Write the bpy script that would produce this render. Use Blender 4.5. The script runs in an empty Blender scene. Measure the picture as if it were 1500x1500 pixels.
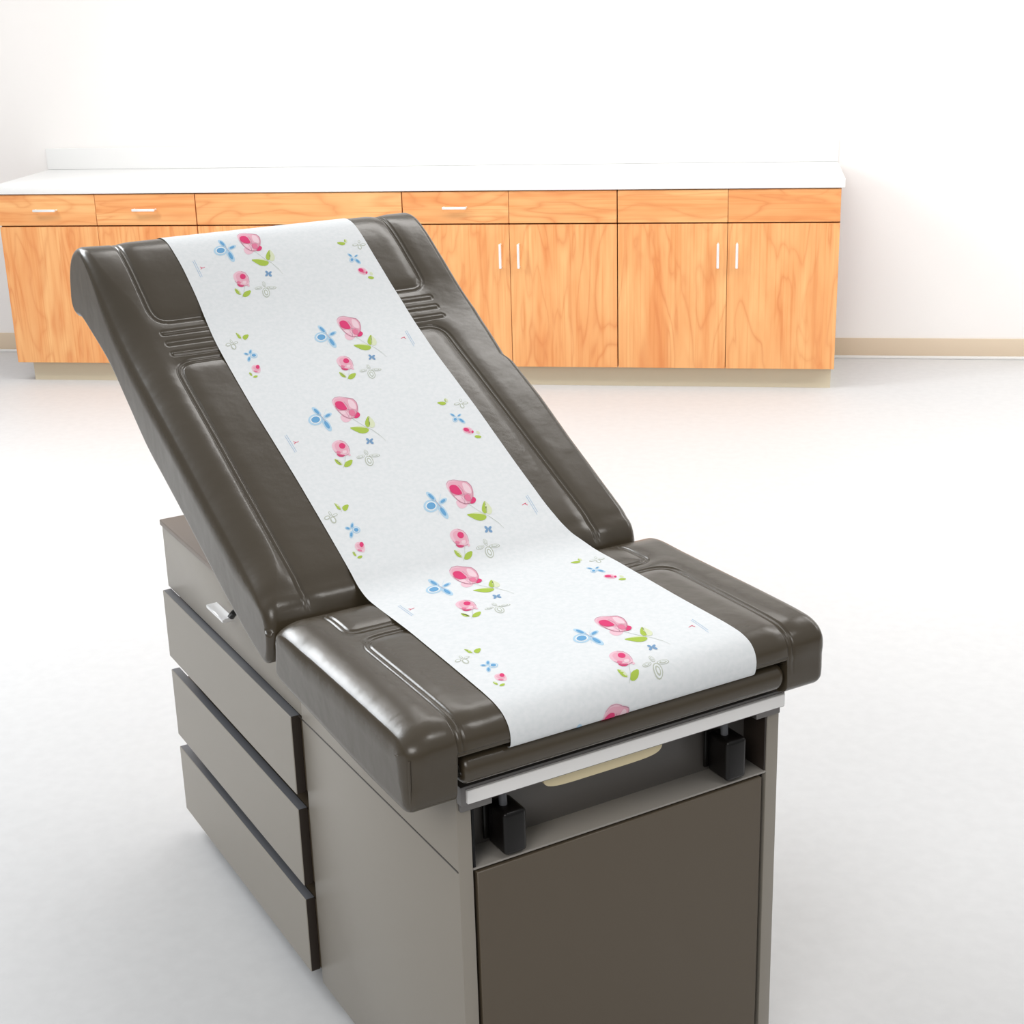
import bpy, bmesh, math
import numpy as np
from mathutils import Matrix, Vector

C = bpy.context.scene.collection
SC = bpy.context.scene

# ------------------------------------------------------------------ camera
cam_data = bpy.data.cameras.new('camera')
cam_data.sensor_width = 36.0
cam_data.sensor_fit = 'HORIZONTAL'
cam_data.lens = 2257.80459 / 1500.0 * 36.0
cam_data.clip_end = 100
cam = bpy.data.objects.new('camera', cam_data)
C.objects.link(cam)
R_ = Vector((0.98891431, 0.14598243, -0.02715926))
U_ = Vector((-0.02252111, 0.32824881, 0.94432278))
F_ = Vector((-0.14676953, 0.93324265, -0.32789763))
m = Matrix.Identity(4)
for i in range(3):
    m[i][0], m[i][1], m[i][2] = R_[i], U_[i], -F_[i]
m.translation = Vector((0.0, -6.46256557, 1.69385623))
cam.matrix_world = m
SC.camera = cam

# ------------------------------------------------------------------ world, lamps, exposure
world = bpy.data.worlds.new('world')
SC.world = world
world.use_nodes = True
wn = world.node_tree
wn.nodes.clear()
w_out = wn.nodes.new('ShaderNodeOutputWorld')
w_bg = wn.nodes.new('ShaderNodeBackground')
w_tc = wn.nodes.new('ShaderNodeTexCoord')
w_sep = wn.nodes.new('ShaderNodeSeparateXYZ')
w_ramp = wn.nodes.new('ShaderNodeValToRGB')
wn.links.new(w_tc.outputs['Generated'], w_sep.inputs[0])
wn.links.new(w_sep.outputs['Z'], w_ramp.inputs[0])
wn.links.new(w_ramp.outputs[0], w_bg.inputs[0])
wn.links.new(w_bg.outputs[0], w_out.inputs[0])
w_ramp.color_ramp.elements[0].position = 0.05
w_ramp.color_ramp.elements[0].color = (0.42, 0.415, 0.41, 1)
w_ramp.color_ramp.elements[1].position = 0.45
w_ramp.color_ramp.elements[1].color = (0.95, 0.97, 1.0, 1)
w_bg.inputs[1].default_value = 0.52

def area(name, loc, target, sx, sy, power, color=(1, 1, 1)):
    l = bpy.data.lights.new(name, 'AREA')
    l.shape = 'RECTANGLE'
    l.size, l.size_y, l.energy, l.color = sx, sy, power, color
    o = bpy.data.objects.new(name, l)
    C.objects.link(o)
    o.location = loc
    o.rotation_euler = (Vector(target) - Vector(loc)).to_track_quat('-Z', 'Y').to_euler()
    return o

# unseen overhead lamps, some added as fill, and the daylight of a large window on the left
for lx, lp in ((-3.4, 46), (-.7, 40), (1.8, 54), (4.2, 74)):
    area('unseen_overhead_light', (lx, -1.75, 3.2), (lx, -.75, 0), 1.9, 1.0, lp, (1.0, 0.98, 0.955))  # row added to brighten the back wall and the floor
area('unseen_overhead_light', (0.9, -4.9, 3.0), (0.9, -4.9, 0), .9, .45, 13, (1.0, 0.985, 0.96))
area('unseen_overhead_light', (-1.2, -8.0, 3.0), (-0.6, -4.0, .8), 1.8, 1.2, 55, (1.0, 0.985, 0.96))  # added behind the camera as frontal fill for the table
area('window_light', (-4.0, -2.2, 2.9), (-0.5, -4.4, 0.8), 1.7, 1.1, 92, (0.92, 0.965, 1.0))

SC.view_settings.view_transform = 'Standard'
SC.view_settings.look = 'None'
SC.view_settings.gamma = 1.0
SC.view_settings.use_curve_mapping = False
SC.view_settings.exposure = -0.06

# ------------------------------------------------------------------ materials
def srgb(r, g, b):
    f = lambda c: c / 12.92 if c <= 0.04045 else ((c + 0.055) / 1.055) ** 2.4
    return (f(r / 255), f(g / 255), f(b / 255), 1)

def mat(name, col, rough=0.5, metal=0.0, spec=0.5, coat=0.0):
    mt = bpy.data.materials.new(name)
    mt.use_nodes = True
    b = mt.node_tree.nodes['Principled BSDF']
    b.inputs['Base Color'].default_value = col
    b.inputs['Roughness'].default_value = rough
    b.inputs['Metallic'].default_value = metal
    b.inputs['Specular IOR Level'].default_value = spec
    b.inputs['Coat Weight'].default_value = coat
    return mt

def nd(mt, t, **kw):
    n = mt.node_tree.nodes.new(t)
    for k, v in kw.items():
        setattr(n, k, v)
    return n

def lk(mt, a, b):
    mt.node_tree.links.new(a, b)

def add_bump(mt, scale, strength, dist=0.001, detail=4, stretch=(1, 1, 1)):
    tc = nd(mt, 'ShaderNodeTexCoord'); mp = nd(mt, 'ShaderNodeMapping'); no = nd(mt, 'ShaderNodeTexNoise'); bu = nd(mt, 'ShaderNodeBump')
    mp.inputs['Scale'].default_value = stretch
    no.inputs['Scale'].default_value = scale; no.inputs['Detail'].default_value = detail
    bu.inputs['Strength'].default_value = strength; bu.inputs['Distance'].default_value = dist
    lk(mt, tc.outputs['Object'], mp.inputs[0]); lk(mt, mp.outputs[0], no.inputs['Vector']); lk(mt, no.outputs[0], bu.inputs['Height'])
    b = mt.node_tree.nodes['Principled BSDF']
    lk(mt, bu.outputs[0], b.inputs['Normal'])
    return tc, no, b

def add_mottle(mt, c1, c2, scale, detail=5, stretch=(1, 1, 1)):
    tc = nd(mt, 'ShaderNodeTexCoord'); mp = nd(mt, 'ShaderNodeMapping'); no = nd(mt, 'ShaderNodeTexNoise'); rp = nd(mt, 'ShaderNodeValToRGB')
    mp.inputs['Scale'].default_value = stretch
    no.inputs['Scale'].default_value = scale; no.inputs['Detail'].default_value = detail
    rp.color_ramp.elements[0].position = .35; rp.color_ramp.elements[0].color = c1
    rp.color_ramp.elements[1].position = .65; rp.color_ramp.elements[1].color = c2
    lk(mt, tc.outputs['Object'], mp.inputs[0]); lk(mt, mp.outputs[0], no.inputs['Vector']); lk(mt, no.outputs[0], rp.inputs[0])
    lk(mt, rp.outputs[0], mt.node_tree.nodes['Principled BSDF'].inputs['Base Color'])

def wood(name, vertical):
    """honey maple laminate with cathedral grain along z (vertical) or x"""
    mt = bpy.data.materials.new(name); mt.use_nodes = True
    b = mt.node_tree.nodes['Principled BSDF']
    b.inputs['Roughness'].default_value = 0.42; b.inputs['Specular IOR Level'].default_value = 0.35
    tc = nd(mt, 'ShaderNodeTexCoord'); oi = nd(mt, 'ShaderNodeObjectInfo')
    mul = nd(mt, 'ShaderNodeMath', operation='MULTIPLY'); mul.inputs[1].default_value = 37.0
    lk(mt, oi.outputs['Random'], mul.inputs[0])
    cb = nd(mt, 'ShaderNodeCombineXYZ')
    for i in range(3): lk(mt, mul.outputs[0], cb.inputs[i])
    ad = nd(mt, 'ShaderNodeVectorMath', operation='ADD')
    lk(mt, tc.outputs['Object'], ad.inputs[0]); lk(mt, cb.outputs[0], ad.inputs[1])
    def noise(scale, stretch, detail=4, dist=0.0, rough=.5):
        mp = nd(mt, 'ShaderNodeMapping'); mp.inputs['Scale'].default_value = stretch if vertical else (stretch[2], stretch[1], stretch[0])
        n = nd(mt, 'ShaderNodeTexNoise'); n.inputs['Scale'].default_value = scale; n.inputs['Detail'].default_value = detail
        n.inputs['Distortion'].default_value = dist; n.inputs['Roughness'].default_value = rough
        lk(mt, ad.outputs[0], mp.inputs[0]); lk(mt, mp.outputs[0], n.inputs['Vector']); return n
    # contour lines of a slow stretched noise give the cathedral arches
    n1 = noise(3.0, (2.4, 1, .55), 2.5, .5)
    m1 = nd(mt, 'ShaderNodeMath', operation='MULTIPLY'); m1.inputs[1].default_value = 15.0
    lk(mt, n1.outputs[0], m1.inputs[0])
    fr = nd(mt, 'ShaderNodeMath', operation='PINGPONG'); fr.inputs[1].default_value = 1.0
    lk(mt, m1.outputs[0], fr.inputs[0])
    pw = nd(mt, 'ShaderNodeMath', operation='POWER'); pw.inputs[1].default_value = 3.0
    lk(mt, fr.outputs[0], pw.inputs[0])
    n2 = noise(5.0, (2.2, 1, .30), 4, .8)      # broad light and dark patches
    n3 = noise(34.0, (3.0, 1, .05), 4)         # fine fibres
    rp = nd(mt, 'ShaderNodeValToRGB')
    rp.color_ramp.elements[0].position = .30; rp.color_ramp.elements[0].color = WOOD[0]
    rp.color_ramp.elements[1].position = .70; rp.color_ramp.elements[1].color = WOOD[1]
    lk(mt, n2.outputs[0], rp.inputs[0])
    mx = nd(mt, 'ShaderNodeMix', data_type='RGBA'); mx.inputs[7].default_value = WOOD[2]
    am = nd(mt, 'ShaderNodeMath', operation='MULTIPLY'); am.inputs[1].default_value = .42
    n4 = noise(5.0, (1.5, 1, .6), 2)
    sm_ = nd(mt, 'ShaderNodeMath', operation='MULTIPLY'); lk(mt, pw.outputs[0], sm_.inputs[0]); lk(mt, n4.outputs[0], sm_.inputs[1])
    am.inputs[1].default_value = .7
    lk(mt, sm_.outputs[0], am.inputs[0]); lk(mt, am.outputs[0], mx.inputs[0]); lk(mt, rp.outputs[0], mx.inputs[6])
    mx2 = nd(mt, 'ShaderNodeMix', data_type='RGBA'); mx2.inputs[7].default_value = WOOD[3]
    a2 = nd(mt, 'ShaderNodeMapRange'); a2.inputs[1].default_value = .5; a2.inputs[2].default_value = .8; a2.inputs[4].default_value = .8
    lk(mt, n3.outputs[0], a2.inputs[0]); lk(mt, a2.outputs[0], mx2.inputs[0]); lk(mt, mx.outputs[2], mx2.inputs[6])
    lk(mt, mx2.outputs[2], b.inputs['Base Color'])
    return mt

WOOD = [srgb(232, 156, 96), srgb(246, 190, 128), srgb(208, 112, 56), srgb(222, 138, 76)]
M = {}
M['wall'] = mat('wall_paint', (0.945, 0.92, 0.90, 1), .7, spec=.2)
M['floor'] = mat('vinyl_floor', (0.63, 0.628, 0.622, 1), .5, spec=.2)
add_mottle(M['floor'], (0.655, 0.655, 0.655, 1), (0.68, 0.68, 0.68, 1), 30, 6)
M['base'] = mat('beige_vinyl_base', srgb(226, 208, 184), .5, spec=.3)
M['toe'] = mat('beige_toe_board', srgb(222, 210, 184), .5, spec=.3)
M['white'] = mat('white_trim', (0.88, 0.87, 0.85, 1), .4)
M['counter'] = mat('white_laminate', (0.9, 0.9, 0.89, 1), .35)
M['wood_v'] = wood('maple_laminate_upright', True)
M['wood_h'] = wood('maple_laminate_level', False)
M['carcass'] = mat('brown_carcass', srgb(120, 62, 26), .6, spec=.2)
M['pull'] = mat('bright_metal_pull', (0.93, 0.93, 0.93, 1), .35, .35)
M['leather'] = mat('brown_vinyl_upholstery', srgb(70, 61, 47), .27, spec=.6)
tc_, no_, bs_ = add_bump(M['leather'], 420, .12, .0006, 3)
n_big = nd(M['leather'], 'ShaderNodeTexNoise'); n_big.inputs['Scale'].default_value = 16; n_big.inputs['Detail'].default_value = 3
b_big = nd(M['leather'], 'ShaderNodeBump'); b_big.inputs['Strength'].default_value = .35; b_big.inputs['Distance'].default_value = .004
lk(M['leather'], tc_.outputs['Object'], n_big.inputs['Vector']); lk(M['leather'], n_big.outputs[0], b_big.inputs['Height'])
lk(M['leather'], b_big.outputs[0], bs_.inputs['Normal'].links[0].from_node.inputs['Normal'])
M['paint'] = mat('grey_enamel', srgb(150, 143, 132), .36, spec=.5)
M['paint_top'] = mat('taupe_top_panel', srgb(118, 104, 92), .4)
M['paint_dark'] = mat('dark_grey_enamel', srgb(92, 88, 84), .35)
M['paint_mid'] = mat('mid_grey_enamel', srgb(150, 145, 138), .25)
M['dark_brown'] = mat('dark_brown_plain', srgb(52, 44, 38), .4)
M['edge'] = mat('charcoal_edge', srgb(100, 101, 105), .42)
M['front'] = mat('brown_front_panel', srgb(92, 81, 66), .4)
M['cavity'] = mat('shade_black', (0.008, 0.008, 0.008, 1), .6, spec=.2)  # near-black colour stands in for shade in hollows and gaps
M['alu'] = mat('satin_aluminium', (0.95, 0.93, 0.905, 1), .35, 0)
M['alu_dark'] = mat('grey_aluminium', srgb(120, 117, 115), .4, .6)
M['black'] = mat('black_plastic', (0.006, 0.005, 0.0045, 1), .3, spec=.3)
M['cream'] = mat('cream_plastic', srgb(226, 210, 170), .4)
M['steel'] = mat('bright_steel', (0.9, 0.9, 0.9, 1), .3, .5)
M['paper'] = mat('crepe_paper', (0.86, 0.875, 0.88, 1), .85, spec=.15)
add_mottle(M['paper'], (0.80, 0.825, 0.832, 1), (0.85, 0.865, 0.872, 1), 140, 6)
INK = {'pale': (242, 200, 212), 'pink': (236, 178, 194), 'pale2': (244, 212, 220), 'deep': (226, 70, 122), 'mid': (230, 130, 160), 'line': (178, 132, 150),
       'stem': (190, 196, 184), 'leaf': (176, 200, 84), 'leafp': (224, 230, 196), 'sky': (186, 216, 236), 'blue': (112, 170, 214), 'w': (238, 242, 243),
       'steel': (128, 164, 200), 'grey': (196, 200, 186), 'ink': (150, 186, 220), 'red': (224, 90, 120)}
for k, v in INK.items():
    M['ink_' + k] = mat('printed_' + k, srgb(*v), .85, spec=.15)

# ------------------------------------------------------------------ helpers
def tag(o, label=None, cat=None, group=None, kind=None):
    if label: o['label'] = label
    if cat: o['category'] = cat
    if group: o['group'] = group
    if kind: o['kind'] = kind
    return o

def empty(name, loc, rz=0.0):
    o = bpy.data.objects.new(name, None); o.empty_display_size = .1
    C.objects.link(o); o.location = loc; o.rotation_euler = (0, 0, rz)
    return o

def link(name, me, mats, parent=None, loc=None):
    if not isinstance(mats, (list, tuple)): mats = [mats]
    for x in mats: me.materials.append(x)
    o = bpy.data.objects.new(name, me); C.objects.link(o)
    if parent: o.parent = parent
    if loc is not None: o.location = loc
    return o

class MB:
    def __init__(s): s.bm = bmesh.new()
    def box(s, x0, x1, y0, y1, z0, z1, bev=0.0, seg=2, mi=0):
        t = bmesh.new()
        v = [t.verts.new((x, y, z)) for x in (x0, x1) for y in (y0, y1) for z in (z0, z1)]
        for f in ((0, 1, 3, 2), (4, 6, 7, 5), (0, 4, 5, 1), (2, 3, 7, 6), (0, 2, 6, 4), (1, 5, 7, 3)):
            t.faces.new([v[i] for i in f])
        if bev: bmesh.ops.bevel(t, geom=t.edges[:], offset=bev, segments=seg, profile=.5, affect='EDGES', clamp_overlap=True)
        return s._merge(t, mi)
    def prism(s, pts, axis, a, b, bev=0.0, seg=2, mi=0):
        """pts: 2d outline in the two other axes (cyclic order x,y,z), extruded along axis"""
        t = bmesh.new()
        def P(p, c):
            return ((c, p[0], p[1]), (p[0], c, p[1]), (p[0], p[1], c))[axis]
        lo = [t.verts.new(P(p, a)) for p in pts]; hi = [t.verts.new(P(p, b)) for p in pts]
        n = len(pts)
        t.faces.new(lo[::-1]); t.faces.new(hi)
        for i in range(n): t.faces.new((lo[i], lo[(i + 1) % n], hi[(i + 1) % n], hi[i]))
        bmesh.ops.recalc_face_normals(t, faces=t.faces[:])
        if bev: bmesh.ops.bevel(t, geom=t.edges[:], offset=bev, segments=seg, profile=.5, affect='EDGES', clamp_overlap=True)
        return s._merge(t, mi)
    def tube(s, path, r, n=10, mi=0):
        t = bmesh.new(); rings = []
        path = [Vector(p) for p in path]
        for i, p in enumerate(path):
            d = (path[min(i + 1, len(path) - 1)] - path[max(i - 1, 0)]).normalized()
            a = d.orthogonal().normalized() if not rings else (prev - d * prev.dot(d)).normalized()
            prev = a; b = d.cross(a)
            rings.append([t.verts.new(p + (a * math.cos(k * 2 * math.pi / n) + b * math.sin(k * 2 * math.pi / n)) * r) for k in range(n)])
        for q, w in zip(rings[:-1], rings[1:]):
            for k in range(n): t.faces.new((q[k], q[(k + 1) % n], w[(k + 1) % n], w[k]))
        t.faces.new(rings[0][::-1]); t.faces.new(rings[-1])
        return s._merge(t, mi)
    def _merge(s, t, mi):
        for f in t.faces: f.material_index = mi
        me = bpy.data.meshes.new('tmp'); t.to_mesh(me); t.free(); s.bm.from_mesh(me); bpy.data.meshes.remove(me)
        return s
    def build(s, name, mats, parent=None, loc=None, smooth=True):
        me = bpy.data.meshes.new(name)
        bmesh.ops.recalc_face_normals(s.bm, faces=s.bm.faces[:])
        s.bm.to_mesh(me); s.bm.free()
        if smooth:
            for p in me.polygons: p.use_smooth = True
            me.set_sharp_from_angle(angle=math.radians(38))
        return link(name, me, mats, parent, loc)

def catmull(pts, spacing):
    """resample an open polyline smoothly; spacing(u, h) gives the local step"""
    P = np.array(pts, float); n = len(P)
    ext = np.vstack([2 * P[0] - P[1], P, 2 * P[-1] - P[-2]])
    fine = []
    for i in range(n - 1):
        p0, p1, p2, p3 = ext[i:i + 4]
        t0 = 0; t1 = np.hypot(*(p1 - p0)) ** .5; t2 = t1 + np.hypot(*(p2 - p1)) ** .5; t3 = t2 + np.hypot(*(p3 - p2)) ** .5
        for t in np.linspace(t1, t2, 60, endpoint=False):
            A1 = (t1 - t) / (t1 - t0) * p0 + (t - t0) / (t1 - t0) * p1; A2 = (t2 - t) / (t2 - t1) * p1 + (t - t1) / (t2 - t1) * p2; A3 = (t3 - t) / (t3 - t2) * p2 + (t - t2) / (t3 - t2) * p3
            B1 = (t2 - t) / (t2 - t0) * A1 + (t - t0) / (t2 - t0) * A2; B2 = (t3 - t) / (t3 - t1) * A2 + (t - t1) / (t3 - t1) * A3
            fine.append((t2 - t) / (t2 - t1) * B1 + (t - t1) / (t2 - t1) * B2)
    fine.append(P[-1]); fine = np.array(fine)
    out = [fine[0]]; acc = 0
    for a, b in zip(fine[:-1], fine[1:]):
        acc += np.hypot(*(b - a))
        if acc >= spacing(*b): out.append(b); acc = 0
    out.append(fine[-1])
    return np.array(out)

def fillet(path, r, n=8):
    out = [np.array(path[0], float)]
    for a, b, c in zip(path[:-2], path[1:-1], path[2:]):
        a, b, c = map(lambda q: np.array(q, float), (a, b, c))
        d1 = (a - b) / np.linalg.norm(a - b); d2 = (c - b) / np.linalg.norm(c - b)
        p, q = b + d1 * r, b + d2 * r
        for t in np.linspace(0, 1, n): out.append((1 - t) ** 2 * p + 2 * t * (1 - t) * b + t * t * q)
    out.append(np.array(path[-1], float))
    return np.array(out)

def dist_path(X, Y, path):
    D = np.full(X.shape, 9.0)
    for (ax, ay), (bx, by) in zip(path[:-1], path[1:]):
        dx, dy = bx - ax, by - ay; L = dx * dx + dy * dy + 1e-12
        t = np.clip(((X - ax) * dx + (Y - ay) * dy) / L, 0, 1)
        D = np.minimum(D, np.hypot(X - ax - t * dx, Y - ay - t * dy))
    return D

def groove(D, half=.0042, w=.0017, a=.0024, soft=.003, softw=.016):
    return -a * np.exp(-((D - half) / w) ** 2) - soft * np.exp(-(D / softw) ** 2)

def cushion(name, outline, rad, vcols, v0, v1, disp, warp, parent, mtl, wide=None, dome=2.0, right=1.0):
    """loft a closed (u, h) outline across v with rounded edges; rad gives each outline point's edge radius"""
    O = np.array(outline); n = len(O)
    T = np.roll(O, -1, 0) - np.roll(O, 1, 0); T /= np.linalg.norm(T, axis=1)[:, None]
    area2 = np.sum(O[:, 0] * np.roll(O[:, 1], -1) - np.roll(O[:, 0], -1) * O[:, 1])
    N = np.stack([T[:, 1], -T[:, 0]], 1) * (1 if area2 > 0 else -1)
    rad = np.array(rad)
    rv = rad if wide is None else rad * np.array(wide)
    t0 = math.radians(28); R2 = rad * dome
    def edge(rad, rv, R2):
        q = []
        for t in np.linspace(0, t0, 8)[:-1]: q.append((R2 * (1 - math.cos(t)), rad * (1 - math.sin(t0)) + R2 * (math.sin(t0) - math.sin(t))))
        for t in np.linspace(t0, math.pi / 2, 38)[:-1]: q.append((R2 * (1 - math.cos(t0)) + rv * (math.cos(t0) - math.cos(t)), rad * (1 - math.sin(t))))
        return q
    rings = [(v0 + dv, O - N * ins[:, None]) for dv, ins in edge(rad, rv, R2)]
    for v in vcols: rings.append((np.full(n, v), O))
    rr = np.minimum(rad, .012) + (rad - np.minimum(rad, .012)) * right
    rings += [(v1 - dv, O - N * ins[:, None]) for dv, ins in edge(rr, rr * 1.2, rr * np.minimum(dome, 1.5))[::-1]]
    verts = []
    for vv, Q in rings:
        u, h = Q[:, 0], Q[:, 1]
        d = disp(vv, u, h, N) if disp else 0
        verts.append(np.stack([vv, u + N[:, 0] * d, h + N[:, 1] * d], 1))
    V = np.concatenate(verts); 
    if warp: V = warp(V)
    m_ = len(rings)
    faces = []
    for i in range(m_ - 1):
        for k in range(n):
            k2 = (k + 1) % n
            faces.append((i * n + k, i * n + k2, (i + 1) * n + k2, (i + 1) * n + k))
    faces.append(tuple(range(n))[::-1]); faces.append(tuple((m_ - 1) * n + k for k in range(n)))
    me = bpy.data.meshes.new(name)
    me.from_pydata(V.tolist(), [], faces)
    bm = bmesh.new(); bm.from_mesh(me)
    bmesh.ops.recalc_face_normals(bm, faces=bm.faces[:])
    bm.to_mesh(me); bm.free()
    for p in me.polygons: p.use_smooth = len(p.vertices) == 4
    return link(name, me, mtl, parent)


# ------------------------------------------------------------------ room
MB().box(-9, 9, -9, .6, -.02, 0).build('floor', M['floor'], smooth=False); tag(bpy.data.objects['floor'], kind='structure')
MB().box(-9, 9, .6, .7, 0, 3.4).build('wall_back', M['wall'], smooth=False); tag(bpy.data.objects['wall_back'], kind='structure')
X0, W = -3.2795, .4571
X8 = X0 + 8 * W
for side, a, b in (('left', -9, X0 - .004), ('right', X8 + .004, 9)):
    tag(MB().box(a, b, .592, .6, .014, .094, .002).build('baseboard_' + side, M['base']), kind='structure')
for i, (a, b) in enumerate(((-9, X0 - .004), (X8 + .004, 9))):
    tag(MB().box(a, b, .583, .6, 0, .014, .004).build('trim_%d' % (i + 1), M['white']), kind='structure')

# ------------------------------------------------------------------ cabinets along the back wall
ZB, ZT, ZH = .0932, .7096, .846
def pull(parent, vertical, loc):
    mb = MB(); L = .052
    if vertical:
        mb.tube([(0, 0, -L + .004), (0, -.026, -L + .004)], .004); mb.tube([(0, 0, L - .004), (0, -.026, L - .004)], .004)
        mb.box(-.0055, .0055, -.031, -.022, -L, L, .003)
    else:
        mb.tube([(-L + .004, 0, 0), (-L + .004, -.026, 0)], .004); mb.tube([(L - .004, 0, 0), (L - .004, -.026, 0)], .004)
        mb.box(-L, L, -.031, -.022, -.0055, .0055, .003)
    return mb.build('handle', M['pull'], parent, loc)

def cab_unit(i, label, drawers, dhandles, doorhandles):
    xa, xb = X0 + 2 * i * W, X0 + 2 * (i + 1) * W
    root = empty('base_cabinet', ((xa + xb) / 2, .3, 0))
    tag(root, label, 'cabinet', 'base cabinets along the back wall')
    ox, oy = (xa + xb) / 2, .3
    B_ = lambda x0, x1, y0, y1, z0, z1, bev=0: MB().box(x0 - ox, x1 - ox, y0 - oy, y1 - oy, z0, z1, bev)
    B_(xa + .001, xb - .001, .021, .598, ZB + .001, ZH).build('carcass', M['carcass'], root)
    ta = xa + (.05 if i == 0 else 0); tb = xb - (.012 if i == 3 else 0)
    B_(ta, tb, .052, .55, 0, ZB).build('toe_kick', M['toe'], root)
    g = .0022
    xs = [xa, (xa + xb) / 2, xb]
    for k in range(2):
        a = xs[k] + (g if k == 0 else g * .45); b = xs[k + 1] - (g if k == 1 else g * .45)
        cx, cz = (a + b) / 2, (ZB + ZT) / 2
        d = MB().box(-(b - a) / 2, (b - a) / 2, -.0095, .0095, ZB - cz, ZT - .003 - cz, .0012, 1).build('door', M['wood_v'], root, (cx - ox, .0095 - oy, cz))
        if doorhandles:
            hx = (xs[1] - .038 if k == 0 else xs[1] + .040) - cx
            pull(d, True, (hx, -.0095, .577 - cz))
    for k in range(drawers):
        if drawers == 2:
            a = xs[k] + (g if k == 0 else g * .45); b = xs[k + 1] - (g if k == 1 else g * .45)
        else:
            a, b = xa + g, xb - g
        cx, cz = (a + b) / 2, (ZT + ZH) / 2
        d = MB().box(-(b - a) / 2, (b - a) / 2, -.0095, .0095, ZT + .003 - cz, ZH - cz, .0012, 1).build('drawer_front', M['wood_h'], root, (cx - ox, .0095 - oy, cz))
        if dhandles[k]: pull(d, False, (0 if i else (-.0 if k else .0), -.0095, .781 - cz))
    return root

cab_unit(0, 'wooden base cabinet at the far left end, two drawers with metal pulls', 2, (1, 1), 0)
cab_unit(1, 'wooden base cabinet with one wide plain drawer front, behind the raised backrest', 1, (0,), 0)
cab_unit(2, 'wooden base cabinet with one drawer pull and two door pulls, right of the backrest', 2, (1, 0), 1)
cab_unit(3, 'wooden base cabinet at the right end of the row, plain drawer fronts above two doors', 2, (0, 0), 1)
ct = MB().box(X0 - .012, X8 + .012, -.008, .597, ZH + .004, ZH + .042, .004).box(X0 - .012, X8 + .012, .58, .597, ZH + .042, ZH + .14, .003)
tag(ct.build('countertop', M['counter']), 'long white laminate countertop lying on the row of wooden cabinets', 'countertop')

# ------------------------------------------------------------------ exam table (x across, y towards the head, z up)
TYAW = math.radians(38.419445)
T = empty('exam_table', (-.36769425, -4.6781601, 0), TYAW)
tag(T, 'dark brown padded examination table with raised backrest and grey drawer base', 'exam table')
BW, LB, HS, HB = .551, 1.247, .5446, .6908

b = MB()
t_ = .022
b.box(0, t_, 0, .552, .028, HB - .012, .0015)                     # left side panel, foot end
b.box(0, t_, .552, LB, HS + .004, HB - .012, .0015)               # left upper panel
b.box(BW - t_, BW, 0, LB, .028, HB - .012, .0015)                 # right side
b.box(.001, BW - .001, LB - .02, LB, HS + .004, HB - .012, .001)  # back, upper
b.box(.03, BW - .001, LB - .04, LB - .03, .028, HS + .004, .001)  # back, lower
b.box(t_, BW - t_, .0, .02, .028, .075, .001)                     # bottom rail
b.build('base_cabinet_shell', M['paint'], T)
MB().box(t_, BW - t_, 0, .0535, HS - .0035, HS, .0008).build('shelf', M['paint_mid'], T)
MB().box(BW - t_ - .003, BW - t_, .002, .3, HS, .652).build('recess_liner', M['dark_brown'], T)
MB().prism([(.052, HS - .003), (.052, .622), (.060, .628), (.3, .628), (.3, .622), (.063, .622), (.058, .616), (.058, HS - .003)], 0, t_, BW - t_).build('shelf_back_panel', M['paint_dark'], T)
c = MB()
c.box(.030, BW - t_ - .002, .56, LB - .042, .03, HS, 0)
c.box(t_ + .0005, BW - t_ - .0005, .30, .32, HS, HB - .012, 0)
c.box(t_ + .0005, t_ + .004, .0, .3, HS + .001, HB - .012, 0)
c.build('hollow_shade_fill', M['cavity'], T)  # black filling, paints the shade inside the hollow body
MB().box(-.003, BW + .003, .30, LB + .004, HB - .012, HB, .002).build('top_panel', M['paint_top'], T)
MB().box(.03, BW - .03, .03, LB - .06, 0, .029, 0).build('plinth', M['edge'], T)

dz = [(HS - .001, .3982), (.3684, .2198), (.1915, .0442)]
for i, (zt, zb) in enumerate(dz):
    d = MB().box(-.0135, .0045, .568, 1.2435, zb, zt, .0012, 1)
    o = d.build('drawer', [M['paint'], M['edge'], M['dark_brown']], T, smooth=False)
    for p in o.data.polygons:
        p.material_index = 0 if p.normal.x < -.5 else (2 if p.normal.y < -.5 else 1)  # foot-end face dark brown, remaining edges grey
    MB().box(.0045, .0285, .5555, 1.20, zb + .004, zt - .004).build('drawer_box', M['front'], o)
MB().box(-.0008, .001, .002, .566, HS - .0016, HS + .0006).build('side_seam', M['dark_brown'], T)

# shelf recess, sockets, rail, tray and lower front drawer at the foot end
MB().box(.027, .520, -.002, .016, .082, HS - .0075, .0012, 1).build('front_drawer', M['front'], T)
MB().box(t_, BW - t_, .010, .018, .076, HS - .0036).build('front_gap_shade', M['cavity'], T)  # black sheet painted as the shade in the gap round the drawer
for v0, hb_ in ((.450, .549), (.069, .549)):
    s = MB().box(v0, v0 + .037, -.006, .044, hb_, .616, .0065, 3)
    s.box(v0 - .007, v0 + .002, .040, .0455, .556, .622, .002, 2)
    so = s.build('stirrup_socket', M['black'], T)
    MB().tube([(v0 + .014, .02, .612), (v0 + .013, .02, .634), (v0 + .008, .035, .657), (v0 + .0, .075, .672)], .006, 12).build('socket_stem', M['edge'], so)
r = MB()
r.box(.001, BW - .001, -.013, .035, .652, .681, .0015)
r.build('rail_channel', M['alu_dark'], T)
MB().box(.0085, .5465, -.018, -.012, .656, .6762, .001, 1).build('rail_face', M['alu'], T)
for a, b_ in ((.003, .052), (.503, .548)):
    MB().box(a, b_, -.006, .03, .639, .653, .001, 1).build('rail_bracket', M['alu_dark'], T)
pts = []
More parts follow.
